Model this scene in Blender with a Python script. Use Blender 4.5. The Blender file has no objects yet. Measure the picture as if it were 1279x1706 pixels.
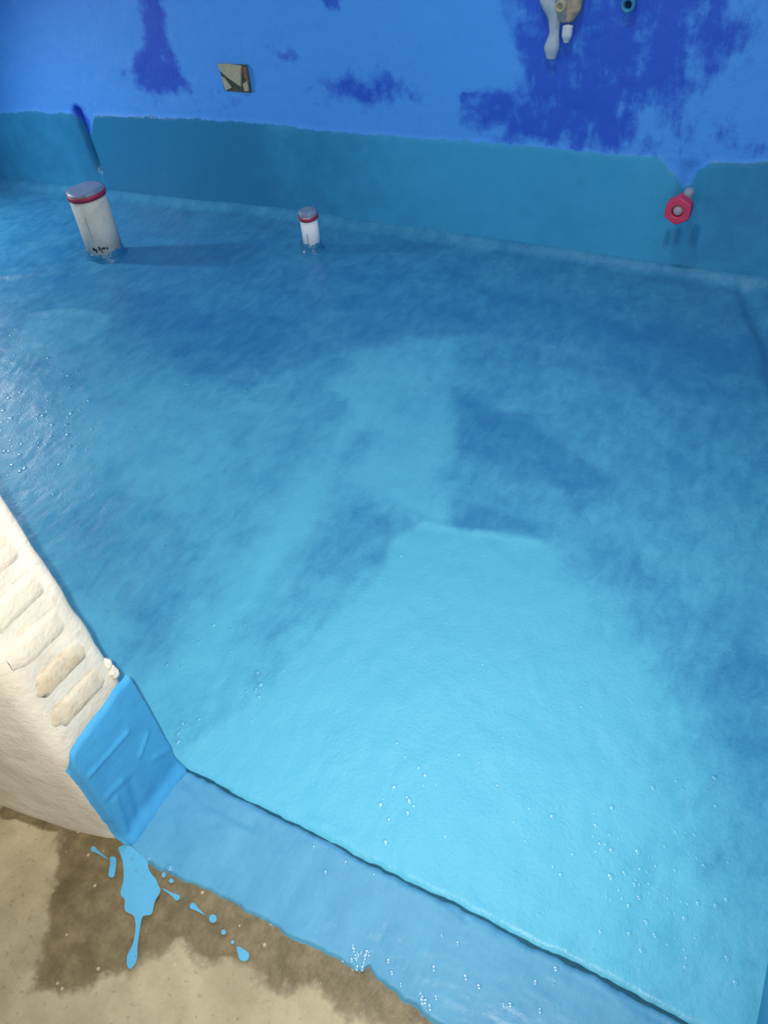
import bpy, bmesh, math, random
import numpy as np
from mathutils import Vector, Matrix

scene = bpy.context.scene
col = scene.collection
random.seed(4)

# ------------------------------------------------------------------ camera
cam_d = bpy.data.cameras.new('camera')
cam = bpy.data.objects.new('camera', cam_d); col.objects.link(cam)
cam_d.sensor_fit = 'VERTICAL'; cam_d.sensor_height = 24.0; cam_d.lens = 18.007
cam_d.clip_start = 0.01
R_ = (0.88415902, 0.461062, -0.07539666)
U_ = (-0.2700464, 0.6360616, 0.72284202)
B_ = (0.3812319, -0.6187467, 0.68688774)
CAM = Vector((0, 0, 1.05))
cam.matrix_world = Matrix(((R_[0], U_[0], B_[0], CAM.x), (R_[1], U_[1], B_[1], CAM.y), (R_[2], U_[2], B_[2], CAM.z), (0, 0, 0, 1)))
scene.camera = cam

# ------------------------------------------------------------------ light
vs = scene.view_settings
vs.view_transform = 'Standard'; vs.look = 'None'; vs.gamma = 1.0; vs.use_curve_mapping = False
vs.exposure = 0.0
world = bpy.data.worlds.new('world'); scene.world = world; world.use_nodes = True
bg = world.node_tree.nodes['Background']
bg.inputs[0].default_value = (1.0, 0.96, 0.88, 1); bg.inputs[1].default_value = 0.34

def aim(o, target):
    d = Vector(target) - o.location
    o.rotation_euler = d.to_track_quat('-Z', 'Y').to_euler()

def lamp(name, kind, loc, power, color, target=None, **kw):
    d = bpy.data.lights.new(name, kind); o = bpy.data.objects.new(name, d); col.objects.link(o)
    o.location = loc; d.energy = power; d.color = color
    for k, v in kw.items(): setattr(d, k, v)
    if target: aim(o, target)
    return o
# the phone's torch, beside the lens
FL = CAM + Vector(R_) * -0.026 + Vector(U_) * 0.012
lamp('phone_torch', 'SPOT', FL, 67.0, (1.0, 0.97, 0.92), (-0.58, 0.95, 0.10), spot_size=math.radians(116), spot_blend=1.0, shadow_soft_size=0.006)
# work lamp with a reflector, low at the left of the bathroom
lamp('work_lamp', 'SPOT', (-2.80, 1.40, 0.62), 26.0, (0.93, 0.97, 1.0), (-1.95, 1.58, -0.15), spot_size=math.radians(142), spot_blend=0.9, shadow_soft_size=0.035)
# ceiling bulb of the bathroom
lamp('ceiling_bulb', 'POINT', (-0.62, 1.15, 2.15), 31.0, (0.95, 0.98, 1.0), shadow_soft_size=0.035)

# ------------------------------------------------------------------ numpy noise
def vnoise(x, y, seed=0):
    xi = np.floor(x).astype(np.int64); yi = np.floor(y).astype(np.int64)
    fx = x - xi; fy = y - yi
    fx = fx * fx * (3 - 2 * fx); fy = fy * fy * (3 - 2 * fy)
    def h(a, b):
        n = (a * 374761393 + b * 668265263 + seed * 974711) & 0x7fffffff
        n = ((n ^ (n >> 13)) * 1274126177) & 0x7fffffff
        n = n ^ (n >> 16)
        return (n % 100003) / 100003.0
    return (h(xi, yi) * (1 - fx) + h(xi + 1, yi) * fx) * (1 - fy) + (h(xi, yi + 1) * (1 - fx) + h(xi + 1, yi + 1) * fx) * fy
def fbm(x, y, sc, octv=4, seed=0):
    r = 0; a = 1; s = 0
    for i in range(octv):
        r = r + a * (vnoise(x * sc + 31.7 * i, y * sc - 17.3 * i, seed + i) - 0.5) * 2; s += a; a *= 0.5; sc *= 2.03
    return r / s
def sdf(px, py, poly):
    """signed distance to a polygon, positive inside"""
    P = np.array(poly, float); n = len(P)
    d = np.full(px.shape, 1e9); inside = np.zeros(px.shape, bool)
    for i in range(n):
        a = P[i]; b = P[(i + 1) % n]
        ab = b - a; L = ab @ ab + 1e-12
        t = np.clip(((px - a[0]) * ab[0] + (py - a[1]) * ab[1]) / L, 0, 1)
        d = np.minimum(d, np.hypot(px - a[0] - t * ab[0], py - a[1] - t * ab[1]))
        c = ((a[1] > py) != (b[1] > py))
        with np.errstate(divide='ignore', invalid='ignore'):
            xi = (b[0] - a[0]) * (py - a[1]) / (b[1] - a[1] + 1e-12) + a[0]
        inside ^= c & (px < xi)
    return np.where(inside, d, -d)
def segd(px, py, pts):
    d = np.full(px.shape, 1e9)
    for a, b in zip(pts[:-1], pts[1:]):
        a = np.array(a); b = np.array(b); ab = b - a
        t = np.clip(((px - a[0]) * ab[0] + (py - a[1]) * ab[1]) / (ab @ ab + 1e-12), 0, 1)
        d = np.minimum(d, np.hypot(px - a[0] - t * ab[0], py - a[1] - t * ab[1]))
    return d
def ss(v, a, b):
    t = np.clip((v - a) / (b - a), 0, 1); return t * t * (3 - 2 * t)

# ------------------------------------------------------------------ mesh helpers
def link(name, me, m, parent=None, smooth=False):
    o = bpy.data.objects.new(name, me); col.objects.link(o)
    if m: me.materials.append(m)
    if parent: o.parent = parent
    if smooth:
        for p in me.polygons: p.use_smooth = True
    return o
def grid_obj(name, X, Y, Z, m, attrs=None, parent=None, flip=False):
    ny, nx = X.shape
    co = np.stack([X, Y, Z], -1).reshape(-1, 3).astype(np.float32)
    i = (np.arange(ny - 1)[:, None] * nx + np.arange(nx - 1)[None]).ravel()
    q = np.stack([i, i + 1, i + nx + 1, i + nx], 1)
    if flip: q = q[:, ::-1]
    me = bpy.data.meshes.new(name)
    me.vertices.add(len(co)); me.vertices.foreach_set('co', co.ravel())
    me.loops.add(q.size); me.loops.foreach_set('vertex_index', q.ravel().astype(np.int32))
    me.polygons.add(len(q)); me.polygons.foreach_set('loop_start', np.arange(0, q.size, 4, dtype=np.int32))
    me.polygons.foreach_set('use_smooth', np.ones(len(q), bool))
    me.update(calc_edges=True)
    for k, v in (attrs or {}).items():
        a = me.attributes.new(k, 'FLOAT', 'POINT'); a.data.foreach_set('value', v.ravel().astype(np.float32))
    return link(name, me, m, parent)
def bm_obj(name, bm, m, parent=None, smooth=False, bevel=None):
    bmesh.ops.recalc_face_normals(bm, faces=bm.faces)
    me = bpy.data.meshes.new(name); bm.to_mesh(me); bm.free()
    o = link(name, me, m, parent, smooth)
    if bevel:
        b = o.modifiers.new('bevel', 'BEVEL'); b.width = bevel; b.segments = 2
    return o
def box(bm, x0, x1, y0, y1, z0, z1):
    v = [bm.verts.new((x, y, z)) for x in (x0, x1) for y in (y0, y1) for z in (z0, z1)]
    for f in ((0, 1, 3, 2), (4, 6, 7, 5), (0, 4, 5, 1), (2, 3, 7, 6), (0, 2, 6, 4), (1, 5, 7, 3)):
        bm.faces.new([v[i] for i in f])
def lathe(bm, prof, seg=40, wob=None):
    rings = []
    for k, (r, z) in enumerate(prof):
        if r < 1e-6: rings.append([bm.verts.new((0, 0, z))]); continue
        ring = []
        for i in range(seg):
            a = 2 * math.pi * i / seg; rr, zz = r, z
            if wob: rr, zz = wob(k, a, r, z)
            ring.append(bm.verts.new((rr * math.cos(a), rr * math.sin(a), zz)))
        rings.append(ring)
    for A, B in zip(rings[:-1], rings[1:]):
        for i in range(seg):
            j = (i + 1) % seg
            if len(A) == 1: bm.faces.new((A[0], B[i], B[j]))
            elif len(B) == 1: bm.faces.new((A[i], A[j], B[0]))
            else: bm.faces.new((A[i], A[j], B[j], B[i]))
def tag(o, label, cat=None, group=None, kind=None):
    o['label'] = label
    if cat: o['category'] = cat
    if group: o['group'] = group
    if kind: o['kind'] = kind
    return o
def struct(o, label):
    o['kind'] = 'structure'; o['label'] = label; return o
def empty(name, loc):
    o = bpy.data.objects.new(name, None); col.objects.link(o); o.location = loc; o.empty_display_size = 0.05; return o

# ------------------------------------------------------------------ materials
class NT:
    def __init__(s, name):
        s.m = bpy.data.materials.new(name); s.m.use_nodes = True; s.t = s.m.node_tree
        s.b = s.t.nodes['Principled BSDF']
        s.co = s.t.nodes.new('ShaderNodeNewGeometry').outputs['Position']
    def node(s, ty, **kw):
        n = s.t.nodes.new(ty)
        for k, v in kw.items(): setattr(n, k, v)
        return n
    def lk(s, a, b): s.t.links.new(a, b)
    def scaled(s, sc):
        n = s.node('ShaderNodeVectorMath', operation='MULTIPLY'); s.lk(s.co, n.inputs[0]); n.inputs[1].default_value = sc; return n.outputs[0]
    def noise(s, scale, detail=4, rough=0.55, vec=None, dist=0.0):
        n = s.node('ShaderNodeTexNoise'); s.lk(vec or s.co, n.inputs['Vector'])
        n.inputs['Scale'].default_value = scale; n.inputs['Detail'].default_value = detail
        n.inputs['Roughness'].default_value = rough; n.inputs['Distortion'].default_value = dist
        return n.outputs['Fac']
    def attr(s, name): return s.node('ShaderNodeAttribute', attribute_name=name).outputs['Fac']
    def math(s, op, a, b=None, c=None):
        n = s.node('ShaderNodeMath', operation=op)
        for i, v in enumerate((a, b, c)):
            if v is None: continue
            if isinstance(v, (int, float)): n.inputs[i].default_value = v
            else: s.lk(v, n.inputs[i])
        return n.outputs[0]
    def rng(s, v, a, b, c=0.0, d=1.0):
        n = s.node('ShaderNodeMapRange', interpolation_type='SMOOTHSTEP'); s.lk(v, n.inputs[0])
        for i, q in enumerate((a, b, c, d)): n.inputs[i + 1].default_value = q
        return n.outputs[0]
    def mix(s, f, a, b):
        n = s.node('ShaderNodeMix', data_type='RGBA')
        if isinstance(f, (int, float)): n.inputs[0].default_value = f
        else: s.lk(f, n.inputs[0])
        for i, v in ((6, a), (7, b)):
            if isinstance(v, tuple): n.inputs[i].default_value = (*v, 1)
            else: s.lk(v, n.inputs[i])
        return n.outputs[2]
    def bump(s, h, strength, dist, prev=None):
        n = s.node('ShaderNodeBump'); s.lk(h, n.inputs['Height']); n.inputs['Strength'].default_value = strength; n.inputs['Distance'].default_value = dist
        if prev: s.lk(prev, n.inputs['Normal'])
        return n.outputs[0]
    def done(s, color, rough=0.5, normal=None, spec=0.5, coat=0.0):
        if isinstance(color, tuple): s.b.inputs['Base Color'].default_value = (*color, 1)
        else: s.lk(color, s.b.inputs['Base Color'])
        if isinstance(rough, (int, float)): s.b.inputs['Roughness'].default_value = rough
        else: s.lk(rough, s.b.inputs['Roughness'])
        s.b.inputs['Specular IOR Level'].default_value = spec
        s.b.inputs['Coat Weight'].default_value = coat; s.b.inputs['Coat Roughness'].default_value = 0.08
        if normal:
            s.lk(normal, s.b.inputs['Normal'])
        return s.m
def plain(name, c, rough=0.5, spec=0.4, var=0.12, sc=60):
    n = NT(name); v = n.noise(sc, 3)
    dark = tuple(max(0, q * (1 - 2 * var)) for q in c)
    return n.done(n.mix(v, dark, tuple(min(1, q * (1 + var)) for q in c)), rough, n.bump(v, 0.15, 0.002), spec)

FRESH_LIT = (0.104, 0.445, 0.605)     # second coat, also the brighter light near the door
THIN_DIM = (0.024, 0.180, 0.370)      # first coat, also the dimmer light towards the back
def membrane(name, fixed=None, grain=1.0, gloss=None):
    n = NT(name)
    streak = n.noise(1.0, 5, 0.6, n.scaled((34, 16, 30)), 0.6)
    fine = n.noise(150, 3, 0.6)
    blot = n.noise(9, 4, 0.6)
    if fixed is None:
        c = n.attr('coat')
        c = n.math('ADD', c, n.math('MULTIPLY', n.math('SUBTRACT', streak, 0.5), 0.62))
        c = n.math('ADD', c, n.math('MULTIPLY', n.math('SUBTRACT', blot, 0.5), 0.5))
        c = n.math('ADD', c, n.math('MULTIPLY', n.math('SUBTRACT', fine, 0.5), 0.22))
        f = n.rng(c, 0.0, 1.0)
        colr = n.mix(f, THIN_DIM, FRESH_LIT)
    else:
        f = n.rng(n.math('ADD', n.math('MULTIPLY', streak, 0.6), n.math('MULTIPLY', blot, 0.5)), 0.25, 0.85)
        colr = n.mix(f, fixed[0], fixed[1])
    # bubbles and sand grains under the wet coat
    vor = n.node('ShaderNodeTexVoronoi'); n.lk(n.co, vor.inputs['Vector']); vor.inputs['Scale'].default_value = 95
    dots = n.rng(vor.outputs['Distance'], 0.0, 0.35, 1.0, 0.0)
    gate = n.rng(n.noise(22, 3, 0.7), 0.54, 0.66)
    dots = n.math('MULTIPLY', dots, gate)
    if gloss is not None:
        n.done(colr, gloss, None, 0.8, 1.0); n.b.inputs['Coat Roughness'].default_value = gloss; n.b.inputs['Coat IOR'].default_value = 1.6
        return n.m
    n1 = n.bump(dots, 0.2 * grain, 0.003)
    n2 = n.bump(fine, 0.24 * grain, 0.004, n1)
    n3 = n.bump(streak, 0.15 * grain, 0.008, n2)
    rough = n.rng(blot, 0.3, 0.7, 0.36, 0.50)
    return n.done(colr, rough, n3, 0.36)
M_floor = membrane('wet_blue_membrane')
M_strip = membrane('blue_membrane_on_threshold', ((0.072, 0.265, 0.440), (0.098, 0.345, 0.520)), 0.6)
M_jamb = membrane('blue_membrane_on_jamb', ((0.054, 0.295, 0.570), (0.068, 0.365, 0.660)), 0.5)
M_spill = membrane('spilled_blue_paint', ((0.085, 0.360, 0.580), (0.100, 0.400, 0.610)), 0.35)
M_rwall = membrane('blue_membrane_on_side_wall', ((0.030, 0.220, 0.400), (0.045, 0.270, 0.450)), 0.6)

def mat_backwall():
    n = NT('blue_painted_back_wall')
    streak = n.noise(1.0, 5, 0.65, n.scaled((24, 24, 6)), 0.5)
    blot = n.noise(16, 5, 0.62)
    fine = n.noise(140, 3)
    d = n.attr('dark')
    d = n.math('ADD', d, n.math('MULTIPLY', n.math('SUBTRACT', blot, 0.5), 1.7))
    d = n.math('ADD', d, n.math('MULTIPLY', n.math('MULTIPLY', n.math('SUBTRACT', streak, 0.5), 1.15), n.attr('brush')))
    f = n.rng(d, 0.25, 0.85)
    c = n.mix(f, (0.060, 0.300, 0.800), (0.014, 0.090, 0.560))
    c = n.mix(n.rng(n.noise(24, 5, 0.7), 0.55, 0.8, 0, 0.35), c, (0.030, 0.150, 0.560))
    low = n.rng(n.math('ADD', n.attr('edge'), n.math('MULTIPLY', n.math('SUBTRACT', n.noise(30, 4, 0.6), 0.5), 0.022)), -0.002, 0.004)
    mem = n.mix(n.rng(n.math('ADD', n.attr('coat'), n.math('MULTIPLY', n.math('SUBTRACT', blot, 0.5), 0.7)), 0.0, 1.0), (0.024, 0.190, 0.370), (0.046, 0.320, 0.560))
    c = n.mix(low, c, mem)
    rough = n.rng(low, 0.0, 1.0, 0.62, 0.26)
    b = n.bump(fine, 0.2, 0.004); b = n.bump(streak, 0.25, 0.006, b); b = n.bump(blot, 0.2, 0.012, b)
    return n.done(c, rough, b, 0.45)
M_back = mat_backwall()

def mat_concrete():
    n = NT('outer_concrete')
    big = n.noise(11, 6, 0.65); fine = n.noise(120, 4, 0.6); mid = n.noise(38, 4, 0.65)
    dry = n.mix(n.rng(big, 0.3, 0.72), (0.340, 0.280, 0.170), (0.490, 0.415, 0.265))
    wetc = n.mix(n.rng(mid, 0.3, 0.75), (0.125, 0.094, 0.045), (0.225, 0.174, 0.090))
    w = n.math('ADD', n.attr('wet'), n.math('MULTIPLY', n.math('SUBTRACT', mid, 0.5), 0.9))
    w = n.math('ADD', w, n.math('MULTIPLY', n.math('SUBTRACT', big, 0.5), 0.5))
    f = n.rng(w, 0.35, 0.68)
    c = n.mix(f, dry, wetc)
    c = n.mix(n.rng(fine, 0.28, 0.40, 0.35, 0.0), c, (0.08, 0.062, 0.035))
    v = n.node('ShaderNodeTexVoronoi'); n.lk(n.co, v.inputs['Vector']); v.inputs['Scale'].default_value = 34
    c = n.mix(n.rng(v.outputs['Distance'], 0.05, 0.10, 0.8, 0.0), c, (0.50, 0.42, 0.28))
    v2 = n.node('ShaderNodeTexVoronoi'); n.lk(n.scaled((1.3, 0.9, 1)), v2.inputs['Vector']); v2.inputs['Scale'].default_value = 11
    c = n.mix(n.rng(v2.outputs['Distance'], 0.05, 0.09, 0.7, 0.0), c, (0.07, 0.055, 0.03))
    b = n.bump(fine, 0.25, 0.003); b = n.bump(mid, 0.25, 0.008, b)
    return n.done(c, n.rng(f, 0, 1, 0.8, 0.42), b, 0.4)
M_conc = mat_concrete()

def mat_plaster():
    n = NT('rough_white_plaster')
    blot = n.noise(17, 5, 0.6); fine = n.noise(170, 4, 0.6); st = n.noise(42, 4, 0.65)
    c = n.mix(n.rng(blot, 0.3, 0.7), (0.67, 0.61, 0.50), (0.75, 0.70, 0.59))
    c = n.mix(n.rng(st, 0.58, 0.72, 0, 0.35), c, (0.40, 0.345, 0.25))
    c = n.mix(n.rng(n.noise(13, 4, 0.6), 0.55, 0.70, 0, 0.55), c, (0.62, 0.46, 0.27))
    b = n.bump(fine, 0.25, 0.003); b = n.bump(st, 0.3, 0.006, b)
    return n.done(c, 0.85, b, 0.2)
M_plaster = mat_plaster()
def mat_brick():
    n = NT('whitewashed_brick')
    blot = n.noise(24, 5, 0.65); fine = n.noise(160, 4)
    info = n.node('ShaderNodeObjectInfo').outputs['Random']
    tan = n.rng(n.math('ADD', n.math('MULTIPLY', blot, 0.9), n.math('MULTIPLY', info, 0.25)), 0.55, 0.92)
    c = n.mix(tan, (0.70, 0.625, 0.495), (0.52, 0.395, 0.24))
    b = n.bump(fine, 0.3, 0.003); b = n.bump(blot, 0.35, 0.008, b)
    return n.done(c, 0.85, b, 0.2)
M_brick = mat_brick()
M_joint = plain('dark_blue_joint', (0.010, 0.085, 0.140), 0.6, 0.2, 0.25, 90)  # dark blue strip along the joint
M_paintedge = plain('pale_plaster_rim', (0.70, 0.66, 0.62), 0.7, 0.3, 0.12, 120)
M_ceil = plain('ceiling_paint', (0.55, 0.58, 0.60), 0.9, 0.1, 0.05, 8)

# ------------------------------------------------------------------ layout (metres)
XL, XR = -3.15, 0.216          # bathroom side walls
XJ = -0.609                    # door jamb face
YI, YO = 0.330, 0.203          # inner and outer face of the door wall
ZC = -0.004                    # outer concrete
def ywall(x): return np.interp(x, [-3.2, -2.86, -2.23, -1.64, 0.3], [2.035, 2.045, 2.085, 2.130, 2.133])

# outlines measured on the floor (x, y), the back wall (x, z) and the jamb face (y, z), in metres
FLOOR_RIDGES = [([(-2.2192, 1.4281), (-2.0837, 1.5046), (-1.983, 1.6175)], 0.018, 0.006), ([(-1.919, 1.2949), (-1.8127, 1.3591), (-1.6864, 1.3498)], 0.02, 0.003), ([(-1.0874, 1.1863), (-1.0256, 1.3366), (-0.9403, 1.4649)], 0.02, 0.003), ([(-2.0288, 1.7989), (-1.8169, 1.8431), (-1.5325, 1.9588)], 0.03, 0.003), ([(-0.5927, 0.9663), (-0.4862, 0.9519), (-0.2757, 0.993)], 0.012, 0.0022), ([(-0.8027, 1.3378), (-0.781, 1.0973), (-0.7645, 0.8744), (-0.7164, 0.6383)], 0.02, 0.002), ([(-0.09, 2.0776), (0.0015, 1.8402), (0.0553, 1.6451)], 0.02, -0.012)]
FLOOR_PATCHES = [([(-0.4848, 0.9489), (-0.5209, 0.8908), (-0.512, 0.8235), (-0.5231, 0.7393), (-0.5446, 0.6484), (-0.5542, 0.5293), (-0.5754, 0.4396), (-0.6076, 0.3727), (-0.6194, 0.3287), (-0.3851, 0.3154), (-0.043, 0.3252), (0.151, 0.3384), (0.2138, 0.3382), (0.1773, 0.5022), (0.0934, 0.6393), (-0.0306, 0.8065), (-0.1881, 0.9333), (-0.2732, 0.9856), (-0.3101, 0.9902), (-0.4526, 0.9484)], 0.36, (0.012, 0.13), 0.02), ([(-0.899, 1.3005), (-0.92, 1.4602), (-0.8173, 1.5669), (-0.7205, 1.587), (-0.577, 1.2732), (-0.4836, 1.0316), (-0.4561, 0.9504), (-0.4862, 0.9519), (-0.5927, 0.9663), (-0.6849, 1.007), (-0.7395, 1.1604)], 0.27, (0.04, 0.012), 0.02), ([(-0.8027, 1.3378), (-0.8315, 1.2996), (-0.8121, 0.9962), (-0.7807, 0.8113), (-0.7384, 0.6132), (-0.7166, 0.4811), (-0.6696, 0.5026), (-0.686, 0.6518), (-0.7072, 0.807), (-0.7281, 0.9686), (-0.7458, 1.1579)], 0.22, 0.025, 0.03), ([(-1.0859, 1.1842), (-1.0256, 1.3366), (-0.9403, 1.4649), (-0.7148, 1.6047), (-0.4308, 1.7097), (-0.1363, 1.4492), (-0.2324, 1.2358), (-0.6276, 1.4056), (-0.8438, 1.3218), (-0.9039, 1.1426), (-0.9586, 0.9796)], 0.12, 0.03, 0.04), ([(-1.5226, 1.0588), (-1.3407, 1.2467), (-1.0099, 1.1003), (-0.9354, 0.9026), (-1.0694, 0.8052), (-1.2946, 0.8419)], 0.14, 0.05, 0.04), ([(-1.919, 1.2949), (-1.8207, 1.3674), (-1.6778, 1.3529), (-1.6484, 1.2596), (-1.7193, 1.1032), (-1.7073, 0.9872), (-1.8173, 1.0661)], 0.16, 0.01, 0.02), ([(-0.6739, 0.9128), (-0.5944, 0.9694), (-0.4894, 0.9506), (-0.5264, 0.8762), (-0.5188, 0.8123), (-0.5559, 0.7095), (-0.6158, 0.5674), (-0.6613, 0.6937), (-0.6746, 0.821)], -0.17, 0.016, 0.025), ([(-0.6119, 1.3591), (-0.5297, 1.1884), (-0.4307, 1.1748), (-0.2444, 1.1135), (-0.2111, 1.2043), (-0.3035, 1.3025), (-0.4549, 1.346)], -0.19, 0.025, 0.035), ([(-0.4817, 1.0362), (-0.3136, 1.0328), (-0.2706, 0.9952), (-0.3313, 0.9829), (-0.4476, 0.9541)], -0.2, 0.014, 0.012), ([(-1.2229, 0.6603), (-1.1308, 0.7794), (-0.9048, 0.7582), (-0.7981, 0.602), (-0.7626, 0.4736), (-0.8474, 0.4625), (-1.0402, 0.5593)], -0.22, 0.05, 0.05), ([(-0.2256, 0.9811), (-0.1036, 1.0178), (-0.0578, 0.9601), (-0.1756, 0.8931)], -0.16, 0.02, 0.03), ([(-0.3777, 1.7917), (-0.0025, 1.8681), (0.0201, 1.7085), (-0.1884, 1.6834)], -0.16, 0.05, 0.05), ([(-0.0363, 0.8698), (0.0413, 0.6147), (0.0446, 0.4374), (0.1132, 0.3597), (0.2425, 0.3588), (0.1719, 0.9633)], -0.4, 0.17, 0.06), ([(-1.7801, 1.5056), (-1.1689, 1.5031), (-1.0847, 1.3437), (-1.2691, 1.157), (-1.5327, 1.3024)], -0.14, 0.05, 0.05)]  # brushed coat patches; the right-hand one near the door paints dimmer light
PAINT_LINE = [(-3.25, 0.241), (-2.819, 0.26), (-2.615, 0.281), (-2.462, 0.283), (-2.315, 0.285), (-1.934, 0.291), (-1.687, 0.292), (-1.459, 0.29), (-1.164, 0.289), (-0.933, 0.294), (-0.771, 0.295), (-0.521, 0.298), (-0.366, 0.297), (-0.193, 0.3), (-0.115, 0.315), (0.044, 0.312)]
LOW_NOTCHES = [[(-0.371, 0.3), (-0.246, 0.302), (-0.277, 0.274), (-0.283, 0.233), (-0.305, 0.227), (-0.331, 0.261)], [(-2.411, 0.304), (-2.28, 0.303), (-2.337, 0.222), (-2.372, 0.215), (-2.379, 0.263)]]
RUNS = [(-0.318, 0.062, 0.112), (-0.293, 0.071, 0.119), (-0.249, 0.073, 0.133)]
WALL_PATCHES = [([(-1.971, 0.717), (-1.863, 0.717), (-1.91, 0.534), (-1.876, 0.418), (-1.863, 0.37), (-1.998, 0.355), (-2.083, 0.372), (-2.09, 0.426), (-2.02, 0.514)], 0.9, 0.04), ([(-1.558, 0.508), (-1.473, 0.508), (-1.424, 0.491), (-1.481, 0.465), (-1.543, 0.478)], 0.7, 0.04), ([(-1.44, 0.398), (-1.317, 0.455), (-1.188, 0.461), (-1.062, 0.452), (-1.06, 0.385), (-1.167, 0.368), (-1.269, 0.355), (-1.368, 0.385)], 0.68, 0.06), ([(-0.833, 0.71), (-0.299, 0.709), (-0.232, 0.575), (-0.267, 0.501), (-0.322, 0.433), (-0.415, 0.386), (-0.431, 0.294), (-0.59, 0.291), (-0.795, 0.296), (-0.922, 0.35), (-0.93, 0.411), (-0.764, 0.449), (-0.788, 0.558)], 0.82, 0.07), ([(-0.448, 0.411), (-0.341, 0.458), (-0.127, 0.352), (-0.113, 0.297), (-0.431, 0.294)], 0.4, 0.06), ([(-1.354, 0.67), (-1.287, 0.67), (-1.281, 0.604), (-1.325, 0.609)], 0.8, 0.02), ([(-2.133, 0.441), (-2.09, 0.44), (-2.098, 0.399), (-2.135, 0.406)], 0.5, 0.02), ([(-1.732, 0.441), (-1.718, 0.442), (-1.717, 0.382), (-1.734, 0.381)], 0.8, 0.006), ([(-1.872, 0.374), (-1.72, 0.399), (-1.637, 0.361), (-1.744, 0.31), (-1.918, 0.308)], 0.35, 0.02), ([(-0.939, 0.425), (-0.868, 0.429), (-0.868, 0.369), (-0.931, 0.365)], 0.6, 0.01)]
JAMB_RIDGES = [([(0.284, 0.174), (0.248, 0.175), (0.217, 0.178)], 0.004, 0.0035), ([(0.308, 0.131), (0.296, 0.121), (0.285, 0.113)], 0.004, 0.003), ([(0.245, 0.109), (0.221, 0.114)], 0.006, 0.003), ([(0.334, 0.06), (0.302, 0.079)], 0.006, 0.002), ([(0.226, 0.092), (0.214, 0.026)], 0.006, 0.003), ([(0.256, 0.09), (0.244, 0.022)], 0.008, -0.003)]
WET = [([(-0.7674, 0.232), (-0.7284, 0.1871), (-0.7046, 0.1496), (-0.6718, 0.1131), (-0.6361, 0.0804), (-0.6185, 0.0412), (-0.5909, 0.0099), (-0.5291, 0.0406), (-0.4859, 0.0803), (-0.4484, 0.129), (-0.4278, 0.1585), (-0.4006, 0.1412), (-0.3444, 0.1395), (-0.2391, 0.1637), (-0.1293, 0.1657), (-0.0644, 0.1859), (-0.1192, 0.2442), (-0.272, 0.283), (-0.4712, 0.2928), (-0.637, 0.2937)], 0.8, 0.035), ([(-0.7051, 0.1759), (-0.6619, 0.11), (-0.606, 0.0552), (-0.5252, 0.0796), (-0.502, 0.1221), (-0.3557, 0.1559), (-0.2124, 0.205), (-0.4091, 0.233), (-0.5908, 0.2259)], 1.0, 0.04), ([(-0.8145, 0.163), (-0.7598, 0.1821), (-0.7136, 0.1844), (-0.7131, 0.172), (-0.7672, 0.1656), (-0.8022, 0.1519)], 0.9, 0.008)]
EDGE = [(-0.6153, 0.2029), (-0.597, 0.2024), (-0.5787, 0.1965), (-0.5583, 0.1955), (-0.5338, 0.1967), (-0.5041, 0.1988), (-0.476, 0.2022), (-0.4552, 0.2038), (-0.428, 0.2045), (-0.4119, 0.2065), (-0.4003, 0.2024), (-0.3916, 0.205), (-0.3715, 0.206), (-0.3426, 0.2043), (-0.3162, 0.2056), (-0.2825, 0.2085), (-0.2572, 0.2098), (-0.243, 0.2072), (-0.2314, 0.2093), (-0.227, 0.2181), (-0.2116, 0.2111), (-0.1894, 0.2079), (-0.156, 0.2051), (-0.1304, 0.2003), (-0.0719, 0.2041), (-0.0013, 0.2054), (0.0645, 0.2091), (0.1861, 0.216)]
STRIP_CUTS = [([(-0.265, 0.3374), (-0.2099, 0.3341), (-0.1364, 0.3212)], 0.003, -0.002), ([(0.0371, 0.3288), (0.0746, 0.32), (0.1086, 0.3198)], 0.004, -0.002), ([(-0.0021, 0.338), (0.0699, 0.3382)], 0.004, 0.002), ([(-0.6017, 0.321), (-0.5317, 0.3028), (-0.4582, 0.3038)], 0.008, -0.003)]
PLUG = (-0.293, 0.199)
BOX = [(-1.736, 0.38), (-1.633, 0.457)]
OUTLET = (-0.636, 0.602)
TEAL = (-0.497, 0.633)
GLINT_CLUSTERS = [(-1.4496, 0.8255, 0.1021, 0.123, 60, 0.005, 0.009), (-1.5129, 1.0062, 0.1218, 0.1217, 70, 0.005, 0.009), (-1.2851, 1.016, 0.0922, 0.093, 16, 0.004, 0.007), (-1.7919, 1.1729, 0.0824, 0.1021, 14, 0.004, 0.007), (-1.2249, 0.8256, 0.0958, 0.0646, 8, 0.004, 0.007), (0.068, 0.465, 0.0574, 0.0603, 60, 0.003, 0.0055), (-0.0058, 0.4801, 0.036, 0.03, 16, 0.004, 0.007), (-0.2689, 0.4183, 0.0389, 0.0451, 16, 0.004, 0.007), (-0.5841, 0.5029, 0.0107, 0.0264, 12, 0.003, 0.0055), (-0.65, 0.3815, 0.0074, 0.0164, 10, 0.004, 0.007), (-0.8245, 0.5155, 0.0503, 0.0607, 24, 0.003, 0.0055), (-0.6882, 0.5625, 0.0408, 0.0582, 16, 0.004, 0.007), (-0.3635, 0.6551, 0.2233, 0.1613, 40, 0.002, 0.004), (-0.1177, 0.5394, 0.1607, 0.0972, 40, 0.002, 0.004), (-1.0636, 1.0789, 0.0444, 0.1042, 8, 0.004, 0.007), (-0.9853, 0.6515, 0.056, 0.0743, 16, 0.003, 0.0055), (-0.3097, 1.5029, 0.1529, 0.1375, 10, 0.0025, 0.004), (-0.0738, 0.9834, 0.0237, 0.0324, 8, 0.002, 0.003)]
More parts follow.
